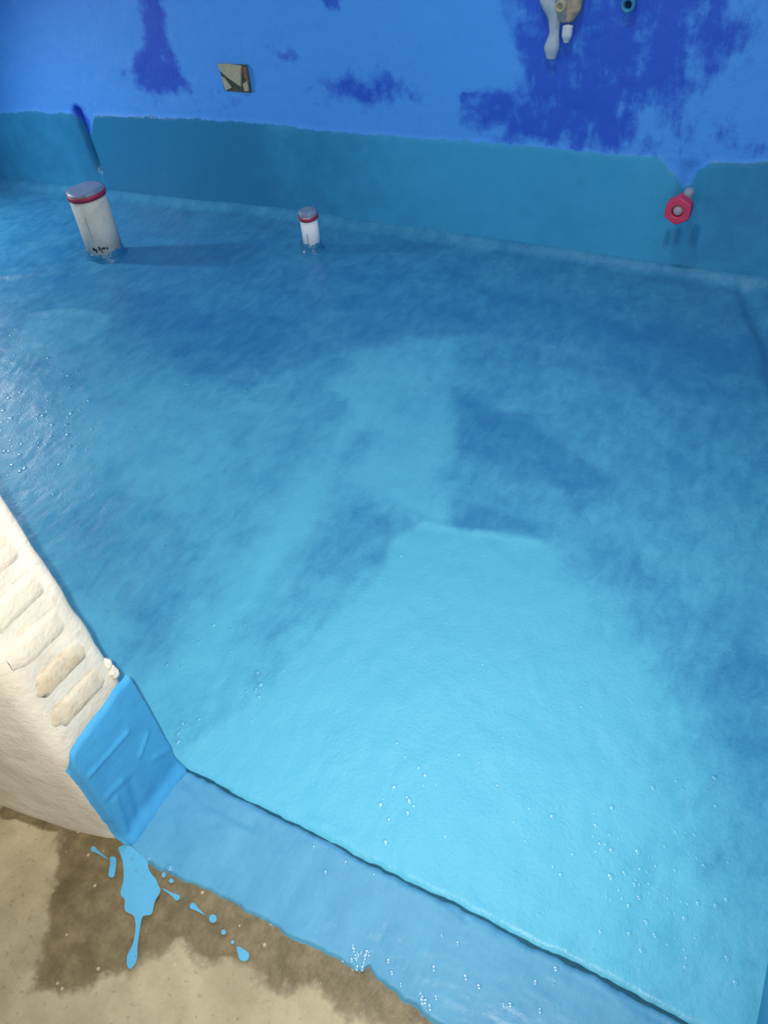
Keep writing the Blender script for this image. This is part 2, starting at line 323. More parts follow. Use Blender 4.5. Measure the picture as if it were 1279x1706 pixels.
GLINT_SPOTS = [(-0.9824, 2.1225, 0.005), (-0.7082, 2.1161, 0.006), (-0.2703, 2.1314, 0.006), (-0.2559, 2.1325, 0.006), (-0.2185, 2.1303, 0.006), (-0.1949, 2.131, 0.006), (-0.0506, 2.1659, 0.006), (-1.0889, 1.1911, 0.006), (-1.0669, 1.1027, 0.005), (-0.1978, 1.352, 0.005), (-0.4987, 0.8542, 0.004), (-1.1581, 0.9629, 0.006), (0.1007, 0.6477, 0.0045), (-0.3306, 0.5046, 0.003), (-0.5993, 0.5215, 0.005), (-0.5823, 0.5037, 0.006), (-0.5711, 0.4839, 0.004), (-0.6488, 0.374, 0.005)]
STRIP_GLINTS = [(-0.2525, 0.2281, 0.004), (-0.2362, 0.2323, 0.0043), (-0.2362, 0.227, 0.0044), (-0.2547, 0.231, 0.0023), (-0.2463, 0.2224, 0.0034), (-0.2437, 0.2251, 0.0025), (-0.2386, 0.2126, 0.0039), (-0.2332, 0.2197, 0.0023), (-0.2458, 0.226, 0.002), (-0.2416, 0.229, 0.0025), (-0.2325, 0.2317, 0.0027), (-0.2371, 0.2299, 0.0037), (-0.2326, 0.2149, 0.0037), (-0.2329, 0.233, 0.0027), (-0.2584, 0.2123, 0.0024), (-0.2492, 0.2172, 0.0035), (-0.2437, 0.2208, 0.0028), (-0.259, 0.2082, 0.0032), (-0.2582, 0.2106, 0.0038), (-0.2342, 0.2228, 0.0021), (-0.1565, 0.2225, 0.002), (-0.1526, 0.2188, 0.0034), (-0.1499, 0.2149, 0.0025), (-0.1478, 0.2171, 0.0039), (-0.1379, 0.2266, 0.0029), (-0.1559, 0.2067, 0.0039), (-0.1402, 0.2141, 0.004), (-0.1514, 0.2154, 0.0044), (-0.561, 0.1988, 0.0035), (-0.5639, 0.2025, 0.0043), (-0.5732, 0.1969, 0.0028), (-0.565, 0.1975, 0.0024), (-0.363, 0.3148, 0.0024), (-0.2546, 0.3246, 0.0033), (-0.3309, 0.2925, 0.0035), (-0.313, 0.3157, 0.0031), (-0.2705, 0.3181, 0.0021), (-0.2159, 0.2135, 0.0023), (-0.2074, 0.2361, 0.0036), (-0.1976, 0.2265, 0.0031), (-0.1816, 0.2199, 0.0027), (-0.2298, 0.1992, 0.0041), (-0.081, 0.334, 0.0032), (-0.1412, 0.3349, 0.0027), (-0.138, 0.2912, 0.0029), (-0.0237, 0.3628, 0.0036), (-0.1594, 0.2903, 0.0022), (-0.1146, 0.2613, 0.0042), (-0.1532, 0.2533, 0.0039), (-0.1589, 0.3346, 0.0039), (-0.0633, 0.2544, 0.0027), (-0.0965, 0.2593, 0.0037), (-0.0424, 0.2419, 0.0036), (-0.0378, 0.2932, 0.0034), (-0.0234, 0.268, 0.0032), (-0.018, 0.3299, 0.004), (-0.0561, 0.2581, 0.0038), (-0.0206, 0.3177, 0.0041), (-0.5295, 0.2055, 0.0044), (-0.5257, 0.2039, 0.0033), (-0.5237, 0.1961, 0.0043), (-0.5648, 0.1825, 0.0038)]
SPILL_GLINTS = [(-0.5838, 0.1919, 0.004), (-0.5804, 0.1905, 0.003), (-0.5662, 0.1822, 0.004), (-0.5636, 0.181, 0.003), (-0.5496, 0.1804, 0.003), (-0.5472, 0.1717, 0.002), (-0.5192, 0.1595, 0.003), (-0.5188, 0.1632, 0.003), (-0.4962, 0.0988, 0.002), (-0.5937, 0.1961, 0.003), (-0.5362, 0.1595, 0.002), (-0.5142, 0.1491, 0.002), (-0.5786, 0.1755, 0.002)]
SPILLS = [('paint_spill', [(-0.6136, 0.1956), (-0.6052, 0.1905), (-0.5934, 0.1842), (-0.5814, 0.1728), (-0.5716, 0.1604), (-0.5681, 0.1511), (-0.5628, 0.1465), (-0.5556, 0.1465), (-0.5467, 0.1344), (-0.538, 0.1351), (-0.5304, 0.1358), (-0.5215, 0.1283), (-0.5151, 0.1202), (-0.5084, 0.108), (-0.5074, 0.0965), (-0.504, 0.0907), (-0.4979, 0.0851), (-0.4933, 0.0843), (-0.4907, 0.0877), (-0.491, 0.0945), (-0.494, 0.0999), (-0.5019, 0.109), (-0.5102, 0.1226), (-0.5209, 0.1396), (-0.5161, 0.1428), (-0.5098, 0.1473), (-0.5135, 0.1541), (-0.5177, 0.1626), (-0.5179, 0.1768), (-0.5279, 0.1804), (-0.5335, 0.185), (-0.5472, 0.1882), (-0.5557, 0.1928), (-0.561, 0.1998), (-0.5787, 0.202), (-0.6006, 0.2058)], 0.0035, 'large blue paint spill with a long drip below the threshold corner', 'paint spill'), ('paint_drop', [(-0.6429, 0.1817), (-0.6449, 0.1816), (-0.6466, 0.181), (-0.6477, 0.1798), (-0.648, 0.1784), (-0.6474, 0.1769), (-0.6461, 0.1757), (-0.6443, 0.1749), (-0.6424, 0.1747), (-0.637, 0.1761), (-0.6138, 0.1764), (-0.6139, 0.1773), (-0.6373, 0.1797)], 0.002, 'tailed blue paint drop lying farthest left near the plaster wall', 'paint drop'), ('paint_spill', [(-0.6155, 0.1804), (-0.6068, 0.1846), (-0.6, 0.1777), (-0.5943, 0.1691), (-0.5899, 0.1618), (-0.5931, 0.1592), (-0.5984, 0.1596), (-0.6039, 0.167), (-0.6077, 0.174)], 0.002, 'short blue paint drip between jamb foot and large spill', 'paint spill'), ('paint_drop', [(-0.4948, 0.1757), (-0.4929, 0.1758), (-0.4913, 0.1765), (-0.4902, 0.1776), (-0.4899, 0.1791), (-0.4903, 0.1806), (-0.4915, 0.1818), (-0.4931, 0.1826), (-0.495, 0.1827), (-0.5002, 0.1811), (-0.5194, 0.1801), (-0.5194, 0.1792), (-0.5001, 0.1775)], 0.002, 'tailed blue paint streak just right of the large spill', 'paint drop'), ('paint_drop', [(-0.4669, 0.1837), (-0.4689, 0.1837), (-0.4708, 0.1831), (-0.4721, 0.1819), (-0.4727, 0.1803), (-0.4724, 0.1786), (-0.4713, 0.1772), (-0.4696, 0.1763), (-0.4676, 0.176), (-0.4617, 0.1774), (-0.4478, 0.1776), (-0.4477, 0.1786), (-0.4614, 0.1813)], 0.002, 'elongated blue paint drop, second tailed one right of the spill', 'paint drop'), ('paint_drop', [(-0.4293, 0.1814), (-0.4284, 0.1781), (-0.4301, 0.1752), (-0.4337, 0.1741), (-0.4375, 0.1754), (-0.4398, 0.1784), (-0.4394, 0.1817), (-0.4366, 0.1838), (-0.4326, 0.1837)], 0.003, 'round blue paint drop in the middle of the splash row', 'paint drop'), ('paint_drop', [(-0.4087, 0.1733), (-0.4081, 0.1713), (-0.4092, 0.1695), (-0.4115, 0.1688), (-0.4138, 0.1696), (-0.4152, 0.1714), (-0.4149, 0.1735), (-0.4131, 0.1748), (-0.4107, 0.1747)], 0.003, 'small shiny blue paint drop below the round one', 'paint drop'), ('paint_drop', [(-0.3924, 0.1688), (-0.392, 0.1673), (-0.3928, 0.166), (-0.3944, 0.1655), (-0.3961, 0.1661), (-0.397, 0.1674), (-0.3968, 0.1689), (-0.3955, 0.1699), (-0.3938, 0.1698)], 0.002, 'tiniest blue paint drop, next to the far teardrop', 'paint drop'), ('paint_drop', [(-0.3761, 0.1559), (-0.3732, 0.155), (-0.3701, 0.1553), (-0.3674, 0.1566), (-0.3655, 0.1586), (-0.3648, 0.1611), (-0.3655, 0.1636), (-0.3673, 0.1657), (-0.37, 0.1669), (-0.3794, 0.1671), (-0.3856, 0.1668), (-0.3863, 0.1654), (-0.3824, 0.1614)], 0.003, 'big blue teardrop of paint at the end of the splash row', 'paint drop'), ('paint_drop', [(-0.5267, 0.1957), (-0.5257, 0.1934), (-0.5265, 0.1916), (-0.5287, 0.1911), (-0.5312, 0.1921), (-0.5328, 0.1941), (-0.5329, 0.1963), (-0.5314, 0.1975), (-0.5289, 0.1973)], 0.002, 'small blue paint drop close under the ragged threshold edge', 'paint drop'), ('paint_drop', [(-0.5117, 0.1943), (-0.5112, 0.1924), (-0.5125, 0.1907), (-0.5148, 0.19), (-0.5172, 0.1905), (-0.5185, 0.1922), (-0.5181, 0.1941), (-0.5162, 0.1954), (-0.5137, 0.1955)], 0.002, 'small flat blue paint drop right of another under the threshold edge', 'paint drop')]

# ---- bathroom floor
nx, ny = 560, 330
u = np.linspace(0, 1, nx); v = np.linspace(0, 1, ny)
U, V = np.meshgrid(u, v)
X = XL + (XR + 0.02 - XL) * U
yf = 0.3331 + 0.0022 * fbm(X, X * 0 + 3, 22, 4, 77) + 0.0016 * fbm(X, X * 0, 130, 2, 78)
Y = yf + (ywall(X) + 0.006 - yf) * V
Z = 0.0035 * fbm(X, Y, 3.2, 3, 5) + 0.0016 * fbm(X, Y, 16, 3, 9) + 0.0010 * fbm(X * 2.2 + Y, Y * 0.8 - X, 30, 2, 21)
for pts, w, h in FLOOR_RIDGES:
    Z += h * np.exp(-(segd(X, Y, pts) / w) ** 2)
dw = ywall(X) - Y
Z += 0.022 * ss(dw, 0.055, 0.0) ** 1.6
fe = Y - yf
Z += (0.0004 + 0.0012 * fbm(X, Y, 40, 2, 33)) * ss(fe, 0.03, 0.008) - 0.006 * ss(fe, 0.005, 0.0)
coat = 0.29 + 0.44 * ss(Y + 0.10 * fbm(X, Y, 4, 3, 2), 1.75, 0.60) + 0.0 * X  # rises towards the door: light falloff put into the coat tone
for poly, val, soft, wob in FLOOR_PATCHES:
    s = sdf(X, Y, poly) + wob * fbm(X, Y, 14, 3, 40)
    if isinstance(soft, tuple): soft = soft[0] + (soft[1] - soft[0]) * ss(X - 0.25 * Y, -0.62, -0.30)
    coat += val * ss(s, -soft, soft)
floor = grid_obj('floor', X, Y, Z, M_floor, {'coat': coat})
struct(floor, 'bathroom floor brushed with wet light blue waterproof membrane')

# ---- back wall
zz = np.concatenate([np.linspace(-0.01, 0.72, 112), np.linspace(0.75, 2.4, 34)])
nx = 520
Xw, Zw = np.meshgrid(np.linspace(XL, XR + 0.03, nx), zz)
Yw = ywall(Xw) + 0.004 * fbm(Xw, Zw, 3, 3, 50) + 0.0015 * fbm(Xw, Zw, 18, 3, 51)
line = np.interp(Xw, [p[0] for p in PAINT_LINE], [p[1] for p in PAINT_LINE]) + 0.004 * fbm(Xw, Xw * 0, 14, 3, 60)
edge = line - Zw
for poly in LOW_NOTCHES:
    edge = np.minimum(edge, -sdf(Xw, Zw, poly))
Yw -= 0.0035 * ss(edge, -0.008, 0.010)
Yw += 0.055 * np.exp(-((Xw + 2.365 + 0.06 * (Zw - 0.2)) / 0.011) ** 2) * ss(Zw, 0.03, 0.16) * ss(Zw, 0.312, 0.280)
Yw += 0.014 * np.exp(-((Xw + 0.292) / 0.020) ** 2) * ss(Zw, 0.17, 0.21) * ss(Zw, 0.31, 0.26)
for x0, z0, z1 in RUNS:
    Yw += 0.0045 * np.exp(-((Xw - x0) / 0.0045) ** 2) * ss(Zw, z0 - 0.01, z0 + 0.02) * ss(Zw, z1 + 0.012, z1 - 0.01)
dark = 0.0 * Xw
for poly, val, soft in WALL_PATCHES:
    dark = np.maximum(dark, val * ss(sdf(Xw, Zw, poly) + 0.012 * fbm(Xw, Zw, 22, 3, 71), -soft, soft))
dark = np.maximum(dark, 1.2 * np.exp(-((Xw + 2.365) / 0.035) ** 2) * ss(Zw, 0.34, 0.29))
dark = np.maximum(dark, 0.9 * ss(fbm(Xw, Zw, 2.6, 3, 72), 0.05, 0.3) * ss(Zw, 0.68, 0.8))
brush = 0.12 + 0.88 * ss(Xw, -0.85, -0.65)
wtone = 0.45 + 0.45 * ss(Xw, -1.55, -0.9) * ss(Xw, -0.15, -0.4) + 0.25 * fbm(Xw, Zw, 5, 3, 80) - 0.55 * ss(np.abs(Xw + 2.0), 0.48, 0.25)  # band tone: lighter mid-wall, darker stretch at the left, plus noise
for x0, z0, z1 in RUNS:
    wtone -= 0.75 * np.exp(-((Xw - x0) / 0.007) ** 2) * ss(Zw, z0 - 0.01, z0 + 0.02) * ss(Zw, z1 + 0.012, z1 - 0.01)  # darkens the runs, their shade put into the band tone
wall_back = grid_obj('wall_back', Xw, Yw, Zw, M_back, {'edge': edge, 'dark': dark, 'brush': brush, 'coat': wtone})
struct(wall_back, 'back wall in patchy deep blue paint with a teal blue membrane band below')

# ---- side walls, ceiling
bm = bmesh.new(); box(bm, XL - 0.10, XL, YO, 2.25, -0.03, 2.4)
struct(bm_obj('wall_left', bm, M_back), 'blue bathroom side wall beyond the left edge')
yy = np.linspace(0.19, 2.16, 150); zz = np.concatenate([np.linspace(-0.02, 0.5, 50), np.linspace(0.55, 2.4, 24)])
Yr, Zr = np.meshgrid(yy, zz)
Xr = XR + 0.004 * fbm(Yr, Zr, 6, 3, 90) - 0.018 * ss(Zr, 0.03, 0.0) ** 2 + 0 * Yr
struct(grid_obj('wall_right', Xr, Yr, Zr, M_rwall, flip=True), 'blue coated side wall and jamb at the lower right corner')
bm = bmesh.new(); box(bm, XL - 0.1, XR + 0.1, YO, 2.25, 2.4, 2.46)
struct(bm_obj('ceiling', bm, M_ceil), 'pale bathroom ceiling above the blue walls')

# ---- door wall left of the opening, its jamb face with white washed bricks
def outer_y(x): return np.interp(x, [-3.2, -0.82, -0.70, -0.635, -0.60], [0.160, 0.168, 0.183, 0.200, 0.208])
# cross-section swept upward: outer face -> rounded corner -> jamb face -> inner corner -> inner face
prof = [(x, float(outer_y(x))) for x in (-3.15, -2.4, -1.8, -1.3, -1.0)] + [(x, float(outer_y(x))) for x in np.linspace(-0.92, -0.634, 26)]
prof += [(-0.624, 0.2045), (-0.617, 0.2105), (-0.613, 0.219)] + [(XJ - 0.003, y) for y in np.linspace(0.226, 0.318, 22)] + [(XJ - 0.004, 0.324), (-0.618, 0.3285)]
prof += [(x, 0.330) for x in (-0.63, -0.66, -0.72, -0.9, -1.5, -3.15)]
P = np.array(prof)
zz = np.concatenate([np.linspace(-0.02, 0.75, 95), np.linspace(0.8, 2.4, 20)])
Px = np.repeat(P[:, 0][None], len(zz), 0); Py = np.repeat(P[:, 1][None], len(zz), 0); Zp = np.repeat(zz[:, None], len(P), 1)
n1 = fbm(Px * 1.3 + Py, Zp, 12, 4, 120)
near = ss(Px, -0.66, -0.62)
lean = 0.045 * np.clip(Zp, 0, 0.75)
Py = Py - lean * ss(Py, 0.25, 0.325)
Px = Px + 0.004 * n1 * near - 0.003 * near
Py = Py + 0.003 * fbm(Px, Zp, 10, 4, 121) * (1 - near) + 0.004 * near * fbm(Zp, Zp * 0, 28, 3, 122) * ss(Py, 0.29, 0.33)
wall_front = struct(grid_obj('wall_front', Px, Py, Zp, M_plaster, flip=False), 'white plastered door wall with a rough brick jamb')
bm = bmesh.new(); box(bm, -0.62, XR + 0.02, 0.205, 0.33, 2.1, 2.4)
struct(bm_obj('wall_lintel', bm, M_plaster), 'plastered lintel above the doorway')

def brick_mesh(ly, lz, seed):
    rnd = random.Random(seed); bm = bmesh.new()
    box(bm, -0.030, 0.0, -ly / 2, ly / 2, -lz / 2, lz / 2)
    bmesh.ops.subdivide_edges(bm, edges=bm.edges[:], cuts=5, use_grid_fill=True)
    for v_ in bm.verts:
        ey = abs(v_.co.y) / (ly / 2); ez = abs(v_.co.z) / (lz / 2)
        k = min(0.009, max(0, ey - 0.62) ** 2 * 0.036 + max(0, ez - 0.42) ** 2 * 0.020)
        v_.co.x -= k if v_.co.x > -0.003 else 0
        v_.co.y += rnd.uniform(-1, 1) * 0.0012; v_.co.z += rnd.uniform(-1, 1) * 0.0012
        if v_.co.x > -0.006: v_.co.x += rnd.uniform(-1, 1) * 0.0008
    me = bpy.data.meshes.new('brick'); bmesh.ops.recalc_face_normals(bm, faces=bm.faces); bm.to_mesh(me); bm.free()
    me.materials.append(M_brick)
    for p in me.polygons: p.use_smooth = True
    return me
BM = [brick_mesh(0.084, 0.051, 1), brick_mesh(0.080, 0.049, 2), brick_mesh(0.079, 0.051, 3)]
for k in range(20):
    z = 0.284 + 0.060 * k
    o = bpy.data.objects.new('brick', BM[k % 3]); col.objects.link(o); o.parent = wall_front
    o.location = (XJ - 0.0030 - (0.0020 if k in (3, 4, 6) else 0), 0.2695 - 0.030 * z + (0.003 if k % 2 else 0.0), z)
    o.rotation_euler = (random.uniform(-0.03, 0.03), random.uniform(-0.02, 0.02), 0)

# blue coat wrapped over the foot of the jamb
ny, nz = 60, 70
yv = np.linspace(0, 1, ny); zv = np.linspace(0, 1, nz)
A, Bz = np.meshgrid(yv, zv)
Yc = 0.2005 + (0.334 - 0.2005) * A
Yc = Yc - 0.045 * 0.24 * Bz * ss(A, 0.35, 0.95)
top = 0.232 + 0.020 * A + 0.004 * fbm(Yc, Yc * 0, 60, 3, 130)
top = top - 0.030 * ss(A, 0.16, 0.0) ** 2
Zc_ = -0.004 + (top + 0.004) * Bz
Xc = XJ + 0.0035 + 0.0022 * fbm(Yc, Zc_, 16, 3, 131)
Xc -= 0.009 * ss(Yc, 0.214, 0.2005) ** 2 + 0.008 * ss(Yc, 0.325, 0.334) ** 2
for pts, w, h in JAMB_RIDGES:
    Xc += h * np.exp(-(segd(Yc, Zc_, pts) / w) ** 2)
Xc += 0.012 * ss(Zc_, 0.035, 0.0) ** 2
Xc -= 0.005 * ss(Bz, 0.97, 1.0)
Yc = Yc + 0.003 * fbm(Zc_, Zc_ * 0, 30, 3, 133) * ss(A, 0.15, 0.0)
jc = grid_obj('waterproof_coat', Xc, Yc, Zc_, M_jamb, parent=wall_front)
jc['label'] = 'glossy blue membrane coat on the foot of the jamb'

# crumbly pale rim at the end of the coat on the inner corner
rim = bmesh.new()
for y, z, a, b in ((0.3140, 0.262, 0.0062, 0.009), (0.3130, 0.272, 0.0052, 0.010), (0.3125, 0.284, 0.0045, 0.011), (0.3130, 0.267, 0.0055, 0.008)):
    res = bmesh.ops.create_icosphere(rim, subdivisions=2, radius=1.0)
    for v_ in res['verts']:
        k = 1 + random.uniform(-0.22, 0.22)
        v_.co = Vector((XJ - 0.0065 + v_.co.x * a * k, y + v_.co.y * a * k, z + v_.co.z * b * k))
ro = bm_obj('plaster_crumb', rim, M_plaster, wall_front, True)
ro['label'] = 'pale crumbly plaster lump on the inner jamb corner'

# ---- outer concrete floor
Xo, Yo = np.meshgrid(np.linspace(-2.6, 1.8, 420), np.linspace(-1.8, 0.262, 240))
Zo = ZC + 0.0016 * fbm(Xo, Yo, 7, 4, 140) - 0.001
wet = 0 * Xo
for poly, val, soft in WET:
    wet = np.maximum(wet, val * ss(sdf(Xo, Yo, poly) + 0.020 * fbm(Xo, Yo, 22, 4, 142), -soft, soft))
struct(grid_obj('floor_outer', Xo, Yo, Zo, M_conc, {'wet': wet}), 'tan concrete floor outside the doorway, partly damp brown')

# ---- threshold strip with a ragged painted front edge
nx, ny = 460, 46
xs = np.linspace(-0.612, 0.215, nx)
ex = np.array([p[0] for p in EDGE]); ey = np.array([p[1] for p in EDGE]); o_ = np.argsort(ex)
front = np.interp(xs, ex[o_], ey[o_]) + 0.0022 * fbm(xs, xs * 0, 70, 3, 150) + 0.0014 * fbm(xs, xs * 0, 200, 2, 151)
back = 0.3300 + 0.0022 * fbm(xs, xs * 0 + 3, 22, 4, 77) + 0.0020 * fbm(xs, xs * 0, 90, 3, 79)
vv = np.linspace(0, 1, ny) ** 1.3
Xt = np.repeat(xs[None], ny, 0); Yt = front[None] + (back - front)[None] * vv[:, None]
df = Yt - front[None]; db = back[None] - Yt
Zt = -0.0065 + 0.0065 * ss(df, 0.0, 0.006) + 0.004 * ss(df, 0.0, 0.08) + 0.0014 * fbm(Xt, Yt, 12, 3, 152) + 0.0008 * fbm(Xt, Yt * 3, 40, 2, 153)
Zt -= 0.007 * ss(db, 0.005, 0.0)
for pts, w, h in STRIP_CUTS:
    Zt += h * np.exp(-(segd(Xt, Yt, pts) / w) ** 2)
th = struct(grid_obj('trim_1', Xt, Yt, Zt, M_strip), 'light blue coated door threshold strip with ragged front edge')
# the open joint between threshold and floor
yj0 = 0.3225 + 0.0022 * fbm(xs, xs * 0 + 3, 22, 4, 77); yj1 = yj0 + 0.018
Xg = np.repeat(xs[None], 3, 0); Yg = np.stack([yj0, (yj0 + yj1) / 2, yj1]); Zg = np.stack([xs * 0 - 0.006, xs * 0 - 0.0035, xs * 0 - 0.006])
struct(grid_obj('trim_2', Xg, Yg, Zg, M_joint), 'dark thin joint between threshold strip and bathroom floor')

# ------------------------------------------------------------------ pipes
def mat_pvc(name, base, dirt):
    n = NT(name)
    d = n.noise(26, 5, 0.65); s = n.noise(1, 4, 0.6, n.scaled((60, 60, 6)))
    c = n.mix(n.rng(d, 0.45, 0.75, 0, 0.7), base, dirt)
    c = n.mix(n.rng(s, 0.55, 0.75, 0, 0.45), c, dirt)
    return n.done(c, 0.45, n.bump(d, 0.1, 0.002), 0.4)
M_pvc_old = mat_pvc('aged_white_pvc', (0.66, 0.63, 0.54), (0.50, 0.45, 0.33))
M_pvc = mat_pvc('clean_white_pvc', (0.92, 0.91, 0.89), (0.84, 0.83, 0.80))
M_red = plain('red_tape', (0.40, 0.030, 0.075), 0.5, 0.4, 0.3, 70)
M_film = plain('grey_plastic_film', (0.20, 0.27, 0.37), 0.4, 0.5, 0.12, 40)
M_mark = plain('black_print', (0.035, 0.045, 0.03), 0.7, 0.2, 0.1, 90)
M_collar = plain('blue_coat_on_pipe_foot', (0.024, 0.180, 0.350), 0.35, 0.4, 0.12, 60)
M_line = plain('grey_print', (0.33, 0.36, 0.34), 0.7, 0.2, 0.1, 90)

def patch_on_cyl(bm, r, a0, a1, z0, z1, n=5):
    ring = [[bm.verts.new((r * math.cos(a0 + (a1 - a0) * i / n), r * math.sin(a0 + (a1 - a0) * i / n), z)) for i in range(n + 1)] for z in (z0, z1)]
    for i in range(n): bm.faces.new((ring[0][i], ring[0][i + 1], ring[1][i + 1], ring[1][i]))

def pipe(name, loc, r, h, band, skirt, pvc, label, seed, facing, rag):
    e = empty(name, (loc[0], loc[1], 0.0)); rnd = random.Random(seed)
    tag(e, label, 'pipe', 'capped drain pipe stubs')
    bm = bmesh.new()
    lathe(bm, [(r * 0.9, 0.0), (r, 0.0), (r, h * 0.5), (r, h - 0.002), (r - 0.002, h), (r * 0.9, h), (r * 0.9, 0.01)], 48)
    bm_obj('pipe_body', bm, pvc, e, True)
    bm = bmesh.new()   # film stretched over the mouth and folded down under the tape
    lathe(bm, [(0, h + 0.004), (r * 0.5, h + 0.0045), (r * 0.9, h + 0.004), (r + 0.0015, h + 0.001), (r + 0.0018, h - 0.006), (r + 0.0018, h - skirt)], 48,
          lambda k, a, rr, z: (rr, z + 0.0012 * math.sin(3 * a + k)))
    bm_obj('cap_film', bm, M_film, e, True)
    bm = bmesh.new()
    lathe(bm, [(r + 0.0015, h - skirt), (r + 0.0032, h - skirt + 0.0005), (r + 0.0036, h - skirt - band / 2), (r + 0.0032, h - skirt - band), (r, h - skirt - band)], 48,
          lambda k, a, rr, z: (rr, z + 0.002 * math.sin(a * 2 + 1)))
    bm_obj('tape_band', bm, M_red, e, True)
    bm = bmesh.new()   # coat brushed up the foot, with a fillet to the floor
    ph = [rnd.uniform(0, 6) for _ in range(4)]
    def wob(k, a, rr, z):
        if k >= 3: z += rag * (0.35 * math.sin(3 * a + ph[0]) + 0.3 * math.sin(7 * a + ph[1]) + 0.22 * math.sin(13 * a + ph[2]))
        if k == 0: rr *= 1 + 0.05 * math.sin(4 * a + ph[3])
        return rr, z
    lathe(bm, [(r + 0.013, -0.004), (r + 0.005, 0.005), (r + 0.0022, 0.012), (r + 0.0018, 0.026), (r - 0.0005, 0.027)], 64, wob)
    bm_obj('waterproof_collar', bm, M_collar, e, True)
    return e, facing
big_r = 0.0565
e, fa = pipe('drain_pipe', (-1.985, 1.672), big_r, 0.213, 0.015, 0.005, M_pvc_old, 'thick beige plastic pipe stub with red band, taller of the two', 3, math.atan2(-1.672, 1.985), 0.010)
bm = bmesh.new()
for k, (da, z0, z1, w) in enumerate(((-0.62, 0.040, 0.050, 0.16), (-0.50, 0.034, 0.046, 0.10), (-0.30, 0.040, 0.054, 0.10), (-0.20, 0.032, 0.048, 0.06), (-0.06, 0.042, 0.049, 0.18), (0.12, 0.040, 0.047, 0.10))):
    patch_on_cyl(bm, big_r + 0.0006, fa + da - w / 2, fa + da + w / 2, z0, z1)
bm_obj('printed_mark', bm, M_mark, e)
bm = bmesh.new()
patch_on_cyl(bm, big_r + 0.0005, fa - 0.52, fa - 0.48, 0.07, 0.15, 2)
bm_obj('print_line', bm, M_line, e)
sm_r = 0.0275
e, fa = pipe('drain_pipe', (-1.348, 1.927), sm_r, 0.121, 0.011, 0.011, M_pvc, 'thin bright white plastic pipe stub with red band, shorter of the two', 8, math.atan2(-1.927, 1.348), 0.006)
bm = bmesh.new(); patch_on_cyl(bm, sm_r + 0.0005, fa - 0.50, fa - 0.38, 0.026, 0.062, 2)
bm_obj('print_line', bm, M_line, e)

# ------------------------------------------------------------------ red hexagonal plug on the wall
M_plug = plain('red_plastic_plug', (0.62, 0.045, 0.115), 0.45, 0.4, 0.15, 60)
M_plug_c = plain('grey_pink_plug_core', (0.42, 0.30, 0.36), 0.5, 0.4, 0.12, 80)
M_fit = plain('greyish_white_fitting', (0.26, 0.33, 0.43), 0.5, 0.4, 0.15, 80)
px, pz = PLUG
e = empty('pipe_plug', (px, 2.07, pz)); tag(e, 'red hexagonal pipe plug with grey core low on the back wall', 'plug')
def hexring(bm, ro, ri, y0, y1, rot=0.0, n=6):
    # hexagonal outside, round inside, axis along y
    m_ = 48; vo = []; vi = []
    for yy_ in (y0, y1):
        O = []; I = []
        for i in range(m_):
            a = 2 * math.pi * i / m_; b = (a - rot) % (2 * math.pi / n) - math.pi / n
            q = ro * math.cos(math.pi / n) / math.cos(b); q = 0.72 * q + 0.28 * ro * 0.95
            O.append(bm.verts.new((q * math.cos(a), yy_, q * math.sin(a)))); I.append(bm.verts.new((ri * math.cos(a), yy_, ri * math.sin(a))))
        vo.append(O); vi.append(I)
    for i in range(m_):
        j = (i + 1) % m_
        bm.faces.new((vo[0][i], vo[0][j], vi[0][j], vi[0][i])); bm.faces.new((vo[1][i], vi[1][i], vi[1][j], vo[1][j]))
        bm.faces.new((vo[0][i], vo[1][i], vo[1][j], vo[0][j])); bm.faces.new((vi[0][i], vi[0][j], vi[1][j], vi[1][i]))
bm = bmesh.new(); hexring(bm, 0.0355, 0.015, -0.020, 0.012, math.pi / 6)
bm_obj('hex_flange', bm, M_plug, e, False, 0.003)
bm = bmesh.new(); lathe(bm, [(0.0155, -0.012), (0.0155, 0.006), (0.0115, 0.008), (0.0110, 0.018), (0.007, 0.020), (0, 0.0205)], 24)
o = bm_obj('plug_core', bm, M_plug_c, e, True); o.rotation_euler = (math.pi / 2, 0, 0)
bm = bmesh.new(); lathe(bm, [(0.021, 0.0), (0.021, -0.055)], 24)
o = bm_obj('threaded_neck', bm, M_plug, e, True); o.rotation_euler = (math.pi / 2, 0, 0)
bm = bmesh.new(); lathe(bm, [(0.0, 0.030), (0.008, 0.029), (0.0125, 0.025), (0.0125, 0.0), (0.0135, -0.002)], 20)
o = bm_obj('fitting_stub', bm, M_fit, e, True); o.location = (0.010, 0.034, 0.014); o.rotation_euler = (0.35, 0.15, 0)

